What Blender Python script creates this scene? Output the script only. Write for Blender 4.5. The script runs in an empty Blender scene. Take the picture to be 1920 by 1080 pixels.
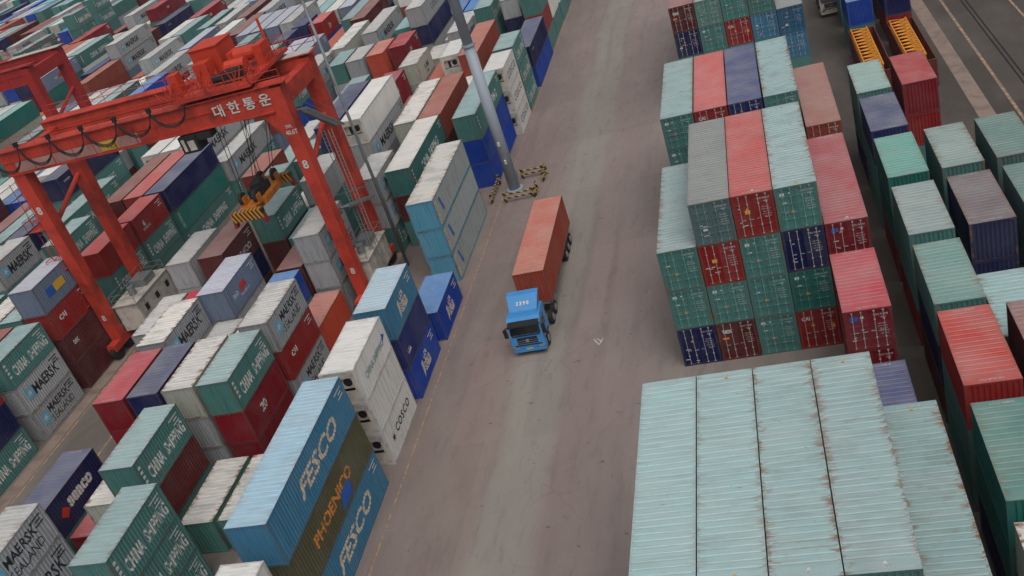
import bpy, bmesh, math, random
import numpy as np
from mathutils import Matrix, Vector
R_=math.radians
sc=bpy.context.scene
# ---------------------------------------------------------------- camera
def rotx(t): return Matrix.Rotation(t,3,'X')
def rotz(t): return Matrix.Rotation(t,3,'Z')
CAM=Vector((8.4336,-53.4317,38.4832))
cr=rotz(R_(18.5571))@rotx(math.pi/2+R_(-28.3416))@rotz(R_(-19.0895))
cd=bpy.data.cameras.new('camera'); cam=bpy.data.objects.new('camera',cd)
sc.collection.objects.link(cam); sc.camera=cam
cam.matrix_world=Matrix.Translation(CAM)@cr.to_4x4()
cd.sensor_width=36; cd.lens=1874.55/1920*36; cd.clip_start=.5; cd.clip_end=2000
# ---------------------------------------------------------------- light
w=bpy.data.worlds.new('World'); sc.world=w; w.use_nodes=True
nt=w.node_tree; sky=nt.nodes.new('ShaderNodeTexSky'); sky.sky_type='NISHITA'; sky.sun_disc=False
SUN_E,SUN_A=R_(60),R_(150)
sky.sun_elevation=SUN_E; sky.sun_rotation=SUN_A; sky.air_density=1.0; sky.dust_density=6; sky.ozone_density=1
hs=nt.nodes.new('ShaderNodeHueSaturation'); hs.inputs['Saturation'].default_value=.3
nt.links.new(sky.outputs[0],hs.inputs['Color']); nt.links.new(hs.outputs[0],nt.nodes['Background'].inputs[0])
nt.nodes['Background'].inputs[1].default_value=.08
sd=bpy.data.lights.new('sun','SUN'); sd.energy=.85; sd.angle=R_(60); sd.color=(1,.97,.93)
sun=bpy.data.objects.new('sun',sd); sc.collection.objects.link(sun)
sdir=Vector((math.sin(SUN_A)*math.cos(SUN_E),math.cos(SUN_A)*math.cos(SUN_E),math.sin(SUN_E)))
sun.rotation_euler=sdir.to_track_quat('Z','Y').to_euler()
sc.view_settings.view_transform='Standard'; sc.view_settings.look='None'
sc.view_settings.exposure=.2; sc.view_settings.gamma=1
sc.cycles.volume_bounces=0; sc.cycles.max_bounces=5; sc.cycles.diffuse_bounces=1; sc.cycles.glossy_bounces=2; sc.cycles.use_denoising=True
# ---------------------------------------------------------------- helpers
def lin(c): return tuple((x/255/12.92 if x/255<=.04045 else ((x/255+.055)/1.055)**2.4) for x in c)
C=sc.collection
class MB:
    def __init__(s): s.v=[];s.f=[];s.m=[]
    def quad(s,a,b,c,d,m=0):
        n=len(s.v); s.v+=[a,b,c,d]; s.f.append((n,n+1,n+2,n+3)); s.m.append(m)
    def poly(s,pts,m=0):
        n=len(s.v); s.v+=list(pts); s.f.append(tuple(range(n,n+len(pts)))); s.m.append(m)
    def box(s,x0,y0,z0,x1,y1,z1,m=0):
        n=len(s.v)
        s.v+=[(x0,y0,z0),(x1,y0,z0),(x1,y1,z0),(x0,y1,z0),(x0,y0,z1),(x1,y0,z1),(x1,y1,z1),(x0,y1,z1)]
        s.f+=[(n,n+3,n+2,n+1),(n+4,n+5,n+6,n+7),(n,n+1,n+5,n+4),(n+1,n+2,n+6,n+5),(n+2,n+3,n+7,n+6),(n+3,n,n+4,n+7)]
        s.m+=[m]*6
    def hexa(s,lo,hi,m=0):       # two quads of four points
        n=len(s.v); s.v+=list(lo)+list(hi)
        s.f+=[(n,n+3,n+2,n+1),(n+4,n+5,n+6,n+7),(n,n+1,n+5,n+4),(n+1,n+2,n+6,n+5),(n+2,n+3,n+7,n+6),(n+3,n,n+4,n+7)]
        s.m+=[m]*6
    def tube(s,a,b,r,n=8,m=0,r2=None):
        a=Vector(a);b=Vector(b);d=(b-a).normalized()
        u=d.orthogonal().normalized();w_=d.cross(u);k=len(s.v);r2=r if r2 is None else r2
        for i in range(n):
            t=2*math.pi*i/n; s.v.append(tuple(a+(u*math.cos(t)+w_*math.sin(t))*r))
        for i in range(n):
            t=2*math.pi*i/n; s.v.append(tuple(b+(u*math.cos(t)+w_*math.sin(t))*r2))
        for i in range(n):
            j=(i+1)%n; s.f.append((k+i,k+j,k+n+j,k+n+i)); s.m.append(m)
        s.f.append(tuple(k+i for i in reversed(range(n)))); s.f.append(tuple(k+n+i for i in range(n))); s.m+=[m,m]
    def path(s,pts,r,n=6,m=0):
        for a,b in zip(pts,pts[1:]): s.tube(a,b,r,n,m)
    def mesh(s,name,mats,smooth=False):
        me=bpy.data.meshes.new(name); me.from_pydata([tuple(p) for p in s.v],[],s.f)
        for m in mats: me.materials.append(m)
        if len(mats)>1: me.polygons.foreach_set('material_index',s.m)
        if smooth: me.polygons.foreach_set('use_smooth',[True]*len(me.polygons))
        me.update(); return me
def link(name,data,parent=None,loc=(0,0,0),rot=(0,0,0)):
    o=bpy.data.objects.new(name,data); C.objects.link(o); o.location=loc; o.rotation_euler=rot
    if parent is not None: o.parent=parent
    return o
def tag(o,label=None,cat=None,group=None,kind=None):
    if label:o['label']=label
    if cat:o['category']=cat
    if group:o['group']=group
    if kind:o['kind']=kind
    return o
# ---------------------------------------------------------------- materials
class NT:
    def __init__(s,name):
        s.m=bpy.data.materials.new(name); s.m.use_nodes=True; s.t=s.m.node_tree; s.b=s.t.nodes['Principled BSDF']
    def n(s,t,**k):
        x=s.t.nodes.new(t)
        for a,b in k.items(): setattr(x,a,b)
        return x
    def l(s,a,b): s.t.links.new(a,b)
    def mix(s,f,a,b,mode='MIX'):
        x=s.n('ShaderNodeMix',data_type='RGBA',blend_type=mode)
        for i,v in ((0,f),(6,a),(7,b)):
            if hasattr(v,'links'): s.l(v,x.inputs[i])
            else: x.inputs[i].default_value=v if i==0 else (tuple(v)+(1,) if len(v)==3 else v)
        return x.outputs[2]
    def math(s,op,a,b=0,clamp=False):
        x=s.n('ShaderNodeMath',operation=op,use_clamp=clamp)
        for i,v in ((0,a),(1,b)):
            if hasattr(v,'links'): s.l(v,x.inputs[i])
            else: x.inputs[i].default_value=v
        return x.outputs[0]
    def noise(s,co,scale,det=3,rough=.55,vs=None):
        if vs:
            mp=s.n('ShaderNodeMapping'); mp.inputs['Scale'].default_value=vs; s.l(co,mp.inputs[0]); co=mp.outputs[0]
        x=s.n('ShaderNodeTexNoise'); x.inputs['Scale'].default_value=scale; x.inputs['Detail'].default_value=det; x.inputs['Roughness'].default_value=rough
        s.l(co,x.inputs['Vector']); return x.outputs[0]
    def step(s,v,a,b):
        x=s.n('ShaderNodeMapRange'); x.inputs[1].default_value=a; x.inputs[2].default_value=b; s.l(v,x.inputs[0]); return x.outputs[0]
def objco(t):
    tc=t.n('ShaderNodeTexCoord'); oi=t.n('ShaderNodeObjectInfo')
    a=t.n('ShaderNodeVectorMath',operation='ADD'); sc_=t.math('MULTIPLY',oi.outputs['Random'],137.0)
    t.l(tc.outputs['Object'],a.inputs[0]); t.l(sc_,a.inputs[1]); return tc.outputs['Object'],a.outputs[0],oi
def mk_paint():
    t=NT('painted_steel'); loc,co,oi=objco(t)
    base=oi.outputs['Color']
    big=t.noise(co,.35,3); base=t.mix(t.math('MULTIPLY',t.step(big,.4,.8),.14),base,(.3,.3,.29))
    st=t.noise(co,1.0,4,.6,(5,5,.45)); base=t.mix(t.math('MULTIPLY',t.step(st,.5,.75),.4),base,(.04,.036,.032))
    ru=t.noise(co,2.2,5,.7,(1.6,1.6,.55)); rm=t.math('MULTIPLY',t.step(ru,.64,.72),t.math('ADD',.12,t.math('MULTIPLY',oi.outputs['Alpha'],.8)))
    base=t.mix(rm,base,(.16,.062,.028))
    t.l(base,t.b.inputs['Base Color']); t.b.inputs['Roughness'].default_value=.6
    t.b.inputs['Specular IOR Level'].default_value=.18
    return t.m
def mk_frame():
    t=NT('frame_steel'); loc,co,oi=objco(t)
    base=oi.outputs['Color']
    ru=t.noise(co,1.3,5,.7); rm=t.math('MULTIPLY',t.step(ru,.5,.62),t.math('ADD',.2,t.math('MULTIPLY',oi.outputs['Alpha'],.75)))
    base=t.mix(.25,base,(.05,.048,.045)); base=t.mix(rm,base,(.17,.08,.04))
    t.l(base,t.b.inputs['Base Color']); t.b.inputs['Roughness'].default_value=.6; return t.m
def mk_roof():
    t=NT('roof_steel'); loc,co,oi=objco(t); base=oi.outputs['Color']; al=oi.outputs['Alpha']
    big=t.noise(co,.5,4,.6); base=t.mix(t.math('MULTIPLY',t.step(big,.35,.7),.22),base,(.5,.49,.46))
    gr=t.noise(co,1.0,5,.65,(.6,5,1)); base=t.mix(t.math('MULTIPLY',t.step(gr,.5,.72),.35),base,(.2,.19,.17))
    # grime standing in the dents between the ribs
    sx=t.n('ShaderNodeSeparateXYZ'); t.l(loc,sx.inputs[0])
    ex=t.math('ABSOLUTE',sx.outputs[0]); edge=t.step(ex,.75,1.25)
    ru=t.noise(co,1.4,6,.72,(1,2.6,1))
    sy=t.math('ABSOLUTE',t.math('SUBTRACT',t.math('ABSOLUTE',sx.outputs[1]),0)); 
    m=t.step(t.math('ADD',ru,t.math('MULTIPLY',edge,.12)),.56,.66); thr=t.math('MULTIPLY',t.math('ADD',.3,t.math('MULTIPLY',edge,1.1)),al)
    pud=t.noise(co,.45,5,.6,(1,1.5,1)); base=t.mix(t.math('MULTIPLY',t.step(pud,.5,.62),t.math('MULTIPLY',al,.35)),base,(.17,.2,.19))
    lin_=t.noise(co,1.2,3,.5,(.25,9,1)); base=t.mix(t.math('MULTIPLY',t.math('MULTIPLY',t.step(lin_,.58,.7),al),.45),base,(.16,.13,.1))
    base=t.mix(t.math('MULTIPLY',m,thr,True),base,(.22,.115,.065))
    sc1=t.noise(co,2.4,4,.7,(.5,3.2,1)); base=t.mix(t.math('MULTIPLY',t.step(sc1,.68,.71),.7),base,(.05,.055,.055))
    t.l(base,t.b.inputs['Base Color']); t.b.inputs['Roughness'].default_value=.5; t.b.inputs['Specular IOR Level'].default_value=.4
    return t.m
def plain(name,rgb,rough=.6,metal=0,var=.25,scale=1.5):
    t=NT(name); tc=t.n('ShaderNodeTexCoord'); n=t.noise(tc.outputs['Object'],scale,4,.6)
    c=lin(rgb); d=tuple(x*.45 for x in c)
    t.l(t.mix(t.math('MULTIPLY',t.step(n,.45,.75),var*2,True),c,d),t.b.inputs['Base Color'])
    t.b.inputs['Roughness'].default_value=rough; t.b.inputs['Metallic'].default_value=metal; return t.m
PAINT,FRAME,ROOF=mk_paint(),mk_frame(),mk_roof()
PW=plain('white_lettering',(205,205,200),.6,0,.5,4); PK=plain('black_lettering',(32,34,40),.6,0,.1)
PLB=plain('light_blue_panel',(105,170,200),.6,0,.2); PO=plain('orange_sticker',(225,130,30),.6,0,.1); PY=plain('yellow_sticker',(205,165,50),.6,0,.1)
PRED=plain('red_mark',(190,50,40),.6); PBL=plain('blue_mark',(30,90,175),.6); PTEAL=plain('teal_lettering',(70,140,150),.6); PBE=plain('cream_lettering',(205,190,170),.7,0,.5,4); POL=plain('orange_lettering',(205,130,60),.7,0,.5,4)
GALV=plain('galvanised_rod',(150,150,145),.45,.3); DARK=plain('dark_rubber',(28,28,30),.8); GREY=plain('grey_steel',(120,125,128),.5,.2)
CRED=plain('crane_red',(190,60,42),.6,0,.6,.5); CRED2=plain('crane_dark_red',(120,34,30),.6,0,.3,.5); CRED3=plain('crane_far_red',(160,36,34),.6,0,.3,.5); CHOUSE=plain('crane_orange_red',(196,60,36),.5,0,.2,.6)
CPALE=plain('dusty_pink_panel',(176,130,124),.7,0,.3,1.2); CTOP=plain('pale_deck',(190,186,178),.7,0,.25); WHSE=plain('dirty_white',(192,184,174),.65,0,.5,1.2)
SPR=plain('spreader_orange',(180,105,25),.5,0,.45,2); YB=plain('lattice_yellow',(235,150,30),.5,0,.25)
MASTG=plain('mast_grey',(150,160,170),.5,0,.04,.6)
CABB=plain('cab_blue',(62,138,200),.35,0,.1); GLASS=plain('windscreen_glass',(22,24,30),.12,0,.05); CHR=plain('chrome_trim',(190,190,190),.3,.8)
def mk_ground():
    t=NT('asphalt'); tc=t.n('ShaderNodeTexCoord'); co=tc.outputs['Object']
    sx=t.n('ShaderNodeSeparateXYZ'); t.l(co,sx.inputs[0]); X=sx.outputs[0]; Y=sx.outputs[1]
    wob=t.noise(co,.05,3); Xw=t.math('ADD',X,t.math('MULTIPLY',t.math('SUBTRACT',wob,.5),3))
    ramp=t.n('ShaderNodeValToRGB'); e=ramp.color_ramp.elements
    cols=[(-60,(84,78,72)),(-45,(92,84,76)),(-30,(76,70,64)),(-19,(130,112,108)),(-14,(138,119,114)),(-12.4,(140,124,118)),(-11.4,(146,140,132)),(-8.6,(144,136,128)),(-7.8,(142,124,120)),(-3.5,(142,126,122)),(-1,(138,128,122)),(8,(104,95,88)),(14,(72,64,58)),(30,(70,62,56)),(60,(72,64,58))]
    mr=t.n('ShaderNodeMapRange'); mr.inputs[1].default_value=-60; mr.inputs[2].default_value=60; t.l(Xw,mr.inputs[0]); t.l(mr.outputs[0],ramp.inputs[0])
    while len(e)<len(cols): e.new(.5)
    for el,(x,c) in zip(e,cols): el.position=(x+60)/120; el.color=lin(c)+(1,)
    base=ramp.outputs[0]
    # resurfaced rectangular patches
    br=t.n('ShaderNodeTexBrick'); br.inputs['Scale'].default_value=.11; br.inputs['Mortar Size'].default_value=.003; br.inputs['Color1'].default_value=(0,0,0,1); br.inputs['Color2'].default_value=(1,1,1,1); br.inputs['Mortar'].default_value=(.5,.5,.5,1); br.inputs['Brick Width'].default_value=.55; br.inputs['Row Height'].default_value=1.3
    mp=t.n('ShaderNodeMapping'); mp.inputs['Location'].default_value=(3,5,0); t.l(co,mp.inputs[0]); t.l(mp.outputs[0],br.inputs[0])
    base=t.mix(t.math('MULTIPLY',br.outputs[0],.38),base,lin((110,104,98)))
    base=t.mix(t.math('MULTIPLY',br.outputs[1],.0),base,lin((60,55,50)))
    n1=t.noise(co,.22,5,.6,(1,.45,1)); base=t.mix(t.math('MULTIPLY',t.step(n1,.45,.7),.28),base,lin((168,158,150)))
    n2=t.noise(co,.9,5,.65,(1.6,.35,1)); base=t.mix(t.math('MULTIPLY',t.step(n2,.52,.7),.28),base,lin((84,76,74)))
    n3=t.noise(co,6,4,.7); base=t.mix(t.math('MULTIPLY',n3,.22),base,lin((150,140,134)))
    sp=t.noise(co,1.1,3,.5,(1,1.6,1)); base=t.mix(t.math('MULTIPLY',t.step(sp,.69,.73),.5),base,lin((52,46,44)))
    vo=t.n('ShaderNodeTexVoronoi',feature='DISTANCE_TO_EDGE'); vo.inputs['Scale'].default_value=.16; mv=t.n('ShaderNodeVectorMath',operation='ADD'); nv=t.n('ShaderNodeTexNoise'); nv.inputs['Scale'].default_value=.7; t.l(co,nv.inputs[0]); t.l(co,mv.inputs[0]); t.l(nv.outputs[1],mv.inputs[1]); t.l(mv.outputs[0],vo.inputs[0])
    ck=t.math('MULTIPLY',t.math('SUBTRACT',1,t.step(vo.outputs[0],.0,.012)),t.step(t.noise(co,.09,2),.45,.6)); base=t.mix(t.math('MULTIPLY',ck,.22),base,lin((70,62,58)))
    n5=t.noise(co,2.6,6,.75,(1.3,.22,1)); base=t.mix(t.math('MULTIPLY',t.step(n5,.6,.68),.3),base,lin((70,62,60)))
    n6=t.noise(co,1.7,6,.75,(.9,.5,1)); base=t.mix(t.math('MULTIPLY',t.step(n6,.62,.7),.25),base,lin((176,166,158)))
    # tyre tracks along the road
    ws=t.math('SINE',t.math('MULTIPLY',Xw,2.9)); wm=t.math('MULTIPLY',t.step(ws,.3,1),t.step(t.noise(co,.12,3,.5,(1,.3,1)),.45,.65))
    base=t.mix(t.math('MULTIPLY',wm,.2),base,lin((78,72,70)))
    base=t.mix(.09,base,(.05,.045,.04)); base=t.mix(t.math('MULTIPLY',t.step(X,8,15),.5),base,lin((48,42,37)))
    t.l(base,t.b.inputs['Base Color']); t.b.inputs['Roughness'].default_value=.85
    bp=t.n('ShaderNodeBump'); bp.inputs['Strength'].default_value=.15; t.l(n3,bp.inputs['Height']); t.l(bp.outputs[0],t.b.inputs['Normal'])
    return t.m
ASPH=mk_ground()
def worn(name,rgb,thr=.5):
    t=NT(name); tc=t.n('ShaderNodeTexCoord'); n=t.noise(tc.outputs['Object'],1.6,5,.7)
    t.l(t.mix(t.step(n,thr,thr+.06),lin(rgb),lin((128,112,106))),t.b.inputs['Base Color']); t.b.inputs['Roughness'].default_value=.8; return t.m
LINE=worn('worn_yellow_paint',(176,138,96),.46); CONC=plain('concrete_strip',(140,122,112),.9,0,.4,.7)
# ---------------------------------------------------------------- ground, lines, rails
def sheet(name,x0,y0,x1,y1,z,mat):
    b=MB(); b.quad((x0,y0,z),(x1,y0,z),(x1,y1,z),(x0,y1,z)); return tag(link(name,b.mesh(name,[mat])),kind='structure')
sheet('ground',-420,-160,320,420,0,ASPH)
sheet('road_line',-18.12,-60,-18.02,200,.004,LINE); sheet('road_line',-46.1,-60,-45.9,60,.004,LINE); sheet('road_line',-51.2,-60,-51.05,60,.004,LINE)
sheet('road_line',26.9,-60,27.15,200,.004,LINE); sheet('road_line',32.6,-60,32.8,200,.004,LINE)
sheet('concrete_strip',24.1,-60,25.4,200,.004,CONC)
for x in (-27.2,-52.0): sheet('crane_runway',x-.6,-60,x+.6,60,.004,CONC)
b=MB()
for x in (28.75,29.15): b.box(x-.05,-60,0,x+.05,200,.05)
tag(link('crane_rail',b.mesh('crane_rail',[DARK])),kind='structure')
b=MB()          # small chalk arrow on the road
def bar2(b,x0,y0,x1,y1,wd,z):
    d=Vector((x1-x0,y1-y0,0)).normalized(); n=Vector((-d.y,d.x,0))*wd/2; p=[Vector((x0,y0,z))-n,Vector((x1,y1,z))-n,Vector((x1,y1,z))+n,Vector((x0,y0,z))+n]; b.poly([tuple(q) for q in p])
bar2(b,-6.6,4.9,-6.15,4.1,.07,.005); bar2(b,-6.15,4.1,-5.9,4.9,.07,.006); bar2(b,-6.35,4.9,-5.95,4.4,.06,.007)
tag(link('road_arrow',b.mesh('road_arrow',[PW])),kind='structure')
# ---------------------------------------------------------------- containers
W=2.438; T=2.591; HC=2.896
FRm,WLm,ENm,RFm={}, {}, {}, {}
def ribs(L,pitch):
    n=max(1,round(L/pitch)); p=L/n; out=[]
    for i in range(n):
        a=i*p; out+=[(a,0),(a+p*.28,0),(a+p*.44,1),(a+p*.84,1)]
    out.append((L,0)); return out
def frame_mesh(L,h):
    k=(L,h)
    if k in FRm: return FRm[k]
    b=MB(); a=W/2; l=L/2; P=.14; H=h-.014
    for sx in (-1,1):
        for sy in (-1,1):
            x0,x1=sorted((sx*a,sx*(a-P))); y0,y1=sorted((sy*l,sy*(l-P)))
            b.box(x0,y0,.118,x1,y1,H-.118)
            x0,x1=sorted((sx*(a+.004),sx*(a-.17))); y0,y1=sorted((sy*(l+.004),sy*(l-.178)))
            b.box(x0,y0,0,x1,y1,.118); b.box(x0,y0,H-.118,x1,y1,H+.006)
        x0,x1=sorted((sx*a,sx*(a-.08))); b.box(x0,-l+.178,.01,x1,l-.178,.15); b.box(x0,-l+.178,H-.07,x1,l-.178,H)
    for sy in (-1,1):
        y0,y1=sorted((sy*l,sy*(l-.1))); b.box(-a+.17,y0,.01,a-.17,y1,.15); b.box(-a+.17,y0,H-.1,a-.17,y1,H)
    b.box(-a+.1,-l+.12,.06,a-.1,l-.12,.1)
    FRm[k]=b.mesh('frame',[FRAME]); return FRm[k]
def wall_mesh(L,h,smooth=False):
    k=(L,h,smooth)
    if k in WLm: return WLm[k]
    b=MB(); l=L/2-.14; z0,z1=.15,h-.084
    if smooth:
        b.quad((-.02,-l,z0),(-.02,l,z0),(-.02,l,z1),(-.02,-l,z1))
        y=-l+1.1
        while y<l: b.box(-.02,y-.01,z0,-.014,y+.01,z1); y+=1.15
    else:
        pr=ribs(2*l,.28)
        for (u0,d0),(u1,d1) in zip(pr,pr[1:]):
            x0,x1=-.006-.036*d0,-.006-.036*d1
            b.quad((x0,-l+u0,z0),(x1,-l+u1,z0),(x1,-l+u1,z1),(x0,-l+u0,z1))
    WLm[k]=b.mesh('side_wall',[PAINT]); return WLm[k]
def end_mesh(h):
    if h in ENm: return ENm[h]
    b=MB(); l=W/2-.14; z0,z1=.15,h-.114
    pr=ribs(2*l,.25)
    for (u0,d0),(u1,d1) in zip(pr,pr[1:]):
        y0,y1=.01+.045*d0,.01+.045*d1
        b.quad((-l+u0,y0,z0),(-l+u1,y1,z0),(-l+u1,y1,z1),(-l+u0,y0,z1))
    ENm[h]=b.mesh('end_wall',[PAINT]); return ENm[h]
def roof_mesh(L,smooth=False):
    k=(L,smooth)
    if k in RFm: return RFm[k]
    b=MB(); l=L/2-.004; a=W/2-.004
    if smooth: b.quad((-a,-l,-.02),(a,-l,-.02),(a,l,-.02),(-a,l,-.02))
    else:
        s=.42; e=a-.17; n_=round((2*l-2*s)/.34); p_=(2*l-2*s)/n_; pr=[]
        for i in range(n_): pr+=[(i*p_,0),(i*p_+p_*.68,0),(i*p_+p_*.8,1),(i*p_+p_*.9,1)]
        pr.append((2*l-2*s,0))
        b.quad((-a,-l,-.012),(a,-l,-.012),(a,-l+s,-.012),(-a,-l+s,-.012)); b.quad((-a,l-s,-.012),(a,l-s,-.012),(a,l,-.012),(-a,l,-.012))
        for (u0,d0),(u1,d1) in zip(pr,pr[1:]):
            z0,z1=-.012-.024*d0,-.012-.024*d1; y0,y1=-l+s+u0,-l+s+u1
            b.quad((-e,y0,z0),(e,y0,z0),(e,y1,z1),(-e,y1,z1))
            for q in (-1,1):
                p=[(q*a,y0,-.012),(q*e,y0,z0),(q*e,y1,z1),(q*a,y1,-.012)]
                b.poly(p if q<0 else p[::-1])
        for sx in (-1,1):
            for sy in (-1,1): b.box(sx*(a-.09)-.05,sy*(l-.09)-.05,-.011,sx*(a-.09)+.05,sy*(l-.09)+.05,.006)
    RFm[k]=b.mesh('roof',[ROOF]); return RFm[k]
DR={}
def door_mesh(h,side):
    k=(h,side)
    if k in DR: return DR[k]
    b=MB(); a=W/2-.14; z0,z1=.16,h-.13; x0,x1=(-a,-.008) if side<0 else (.008,a); n=5
    b.quad((x0,.07,z0),(x1,.07,z0),(x1,.07,z1),(x0,.07,z1))
    b.box(x0,.03,z0,x0+.07,.069,z1); b.box(x1-.07,.03,z0,x1,.069,z1)
    for i in range(n+1):
        z=z0+(z1-z0-.09)*i/n; b.box(x0+.071,.032,z,x1-.071,.069,z+.09)
    for i in range(4):
        z=z0+.2+(z1-z0-.5)*i/3; xx=x0-.01 if side<0 else x1-.03; b.box(xx,.0,z,xx+.04,.03,z+.12)
    DR[k]=b.mesh('door',[PAINT]); return DR[k]
def rod_mesh(h):
    k=('rod',h)
    if k in DR: return DR[k]
    b=MB(); b.tube((0,0,.1),(0,0,h-.07),.021,6)
    for z in (.16,.75,h-.7,h-.16): b.box(-.05,.0,z-.035,.05,.04,z+.035)
    b.box(-.02,-.035,1.16,.24,-.015,1.19)
    DR[k]=b.mesh('lock_rod',[PAINT]); return DR[k]
TX={}
def text_mesh(s,mat,bold=.0,shear=0,sx=1.0,space=1.0):
    """flat lettering, 1 unit high, origin at its centre, in the XY plane; returns mesh,width"""
    k=(s,mat.name,bold,shear,sx,space)
    if k in TX: return TX[k]
    c=bpy.data.curves.new('txt','FONT'); c.body=s; c.size=1; c.resolution_u=2; c.offset=bold; c.shear=shear; c.space_character=space; c.space_line=.82
    c.align_x='CENTER'
    o=bpy.data.objects.new('txt',c); C.objects.link(o); bpy.context.view_layer.update()
    dg=bpy.context.evaluated_depsgraph_get(); me=bpy.data.meshes.new_from_object(o.evaluated_get(dg)); bpy.data.objects.remove(o)
    v=np.zeros(len(me.vertices)*3); me.vertices.foreach_get('co',v); v=v.reshape(-1,3)
    lo,hi=v.min(0),v.max(0); v=(v-(lo+hi)/2)/(hi[1]-lo[1]); v[:,0]*=sx; v[:,2]=0
    me.vertices.foreach_set('co',v.ravel()); me.materials.clear(); me.materials.append(mat); me.name='lettering'; me.update()
    TX[k]=(me,float(v[:,0].max()*2)); return TX[k]
SIDE=Matrix(((0,0,1),(1,0,0),(0,1,0)))           # text plane -> +x face
SIDEL=Matrix(((0,0,-1),(-1,0,0),(0,1,0)))        # text plane -> -x face
FRONT=Matrix(((1,0,0),(0,0,-1),(0,1,0)))         # text plane -> -y face
def put_text(root,s,mat,plane,loc,hgt,width=None,name='lettering',rot=0,**k):
    me,w_=text_mesh(s,mat,**k)
    sx=(width/w_) if width else hgt
    o=link(name,me,root); M=plane.to_4x4()@Matrix.Rotation(rot,4,'Z')@Matrix.Diagonal((sx,hgt,1,1)); M.translation=loc
    o.matrix_local=M; return o
def flat(root,name,mat,plane,loc,pts):
    key=(name,mat.name,tuple(pts))
    if key not in TX:
        b=MB(); b.poly([(x,y,0) for x,y in pts]); TX[key]=b.mesh(name,[mat])
    o=link(name,TX[key],root); M=plane.to_4x4(); M.translation=loc; o.matrix_local=M; return o
def rect(w_,h_): return [(-w_/2,-h_/2),(w_/2,-h_/2),(w_/2,h_/2),(-w_/2,h_/2)]
def star(r): return [((r if i%2==0 else r*.3)*math.cos(math.pi/2+i*math.pi/7),(r if i%2==0 else r*.3)*math.sin(math.pi/2+i*math.pi/7)) for i in range(14)]
# paint: side rgb, roof rgb, roof rust, name
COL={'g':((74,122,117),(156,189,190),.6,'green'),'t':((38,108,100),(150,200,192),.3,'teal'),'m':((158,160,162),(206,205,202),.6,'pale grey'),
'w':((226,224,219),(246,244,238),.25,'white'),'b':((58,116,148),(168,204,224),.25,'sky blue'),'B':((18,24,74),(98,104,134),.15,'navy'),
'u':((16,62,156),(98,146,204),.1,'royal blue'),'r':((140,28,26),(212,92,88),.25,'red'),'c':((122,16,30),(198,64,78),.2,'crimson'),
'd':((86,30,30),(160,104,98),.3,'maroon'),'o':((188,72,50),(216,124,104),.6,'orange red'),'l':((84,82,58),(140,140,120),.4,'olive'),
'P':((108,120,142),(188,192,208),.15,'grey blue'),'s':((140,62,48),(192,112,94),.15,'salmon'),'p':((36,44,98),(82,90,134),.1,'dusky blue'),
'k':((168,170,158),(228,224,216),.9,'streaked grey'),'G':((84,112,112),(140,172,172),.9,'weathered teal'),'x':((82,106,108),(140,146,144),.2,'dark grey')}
def prof_at(L):
    l=L/2-.14; pr=ribs(2*l,.28); us=np.array([-l+p[0] for p in pr]); ds=np.array([-.006-.036*p[1] for p in pr]); return us,ds
def wall_text(root,s,m,y,zz,hg,wd,L,**k):
    key=('wt',s,m.name,round(y,2),round(zz,2),hg,wd,round(L))
    if key not in TX:
        me0,w_=text_mesh(s,m,**k); us,ds=prof_at(L); bm=bmesh.new(); bm.from_mesh(me0)
        for v in bm.verts: v.co=(W/2,y+v.co.x*wd/w_,zz+v.co.y*hg)
        lo=min(v.co.y for v in bm.verts); hi=max(v.co.y for v in bm.verts)
        for u_ in us:
            if lo<u_<hi: bmesh.ops.bisect_plane(bm,geom=bm.verts[:]+bm.edges[:]+bm.faces[:],plane_co=(0,u_,0),plane_no=(0,1,0))
        for v in bm.verts: v.co.x=W/2+float(np.interp(v.co.y,us,ds))+.003
        me=bpy.data.meshes.new('lettering'); bm.to_mesh(me); bm.free(); me.materials.append(m) if not me.materials else None; TX[key]=me
    return link('lettering',TX[key],root)
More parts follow.
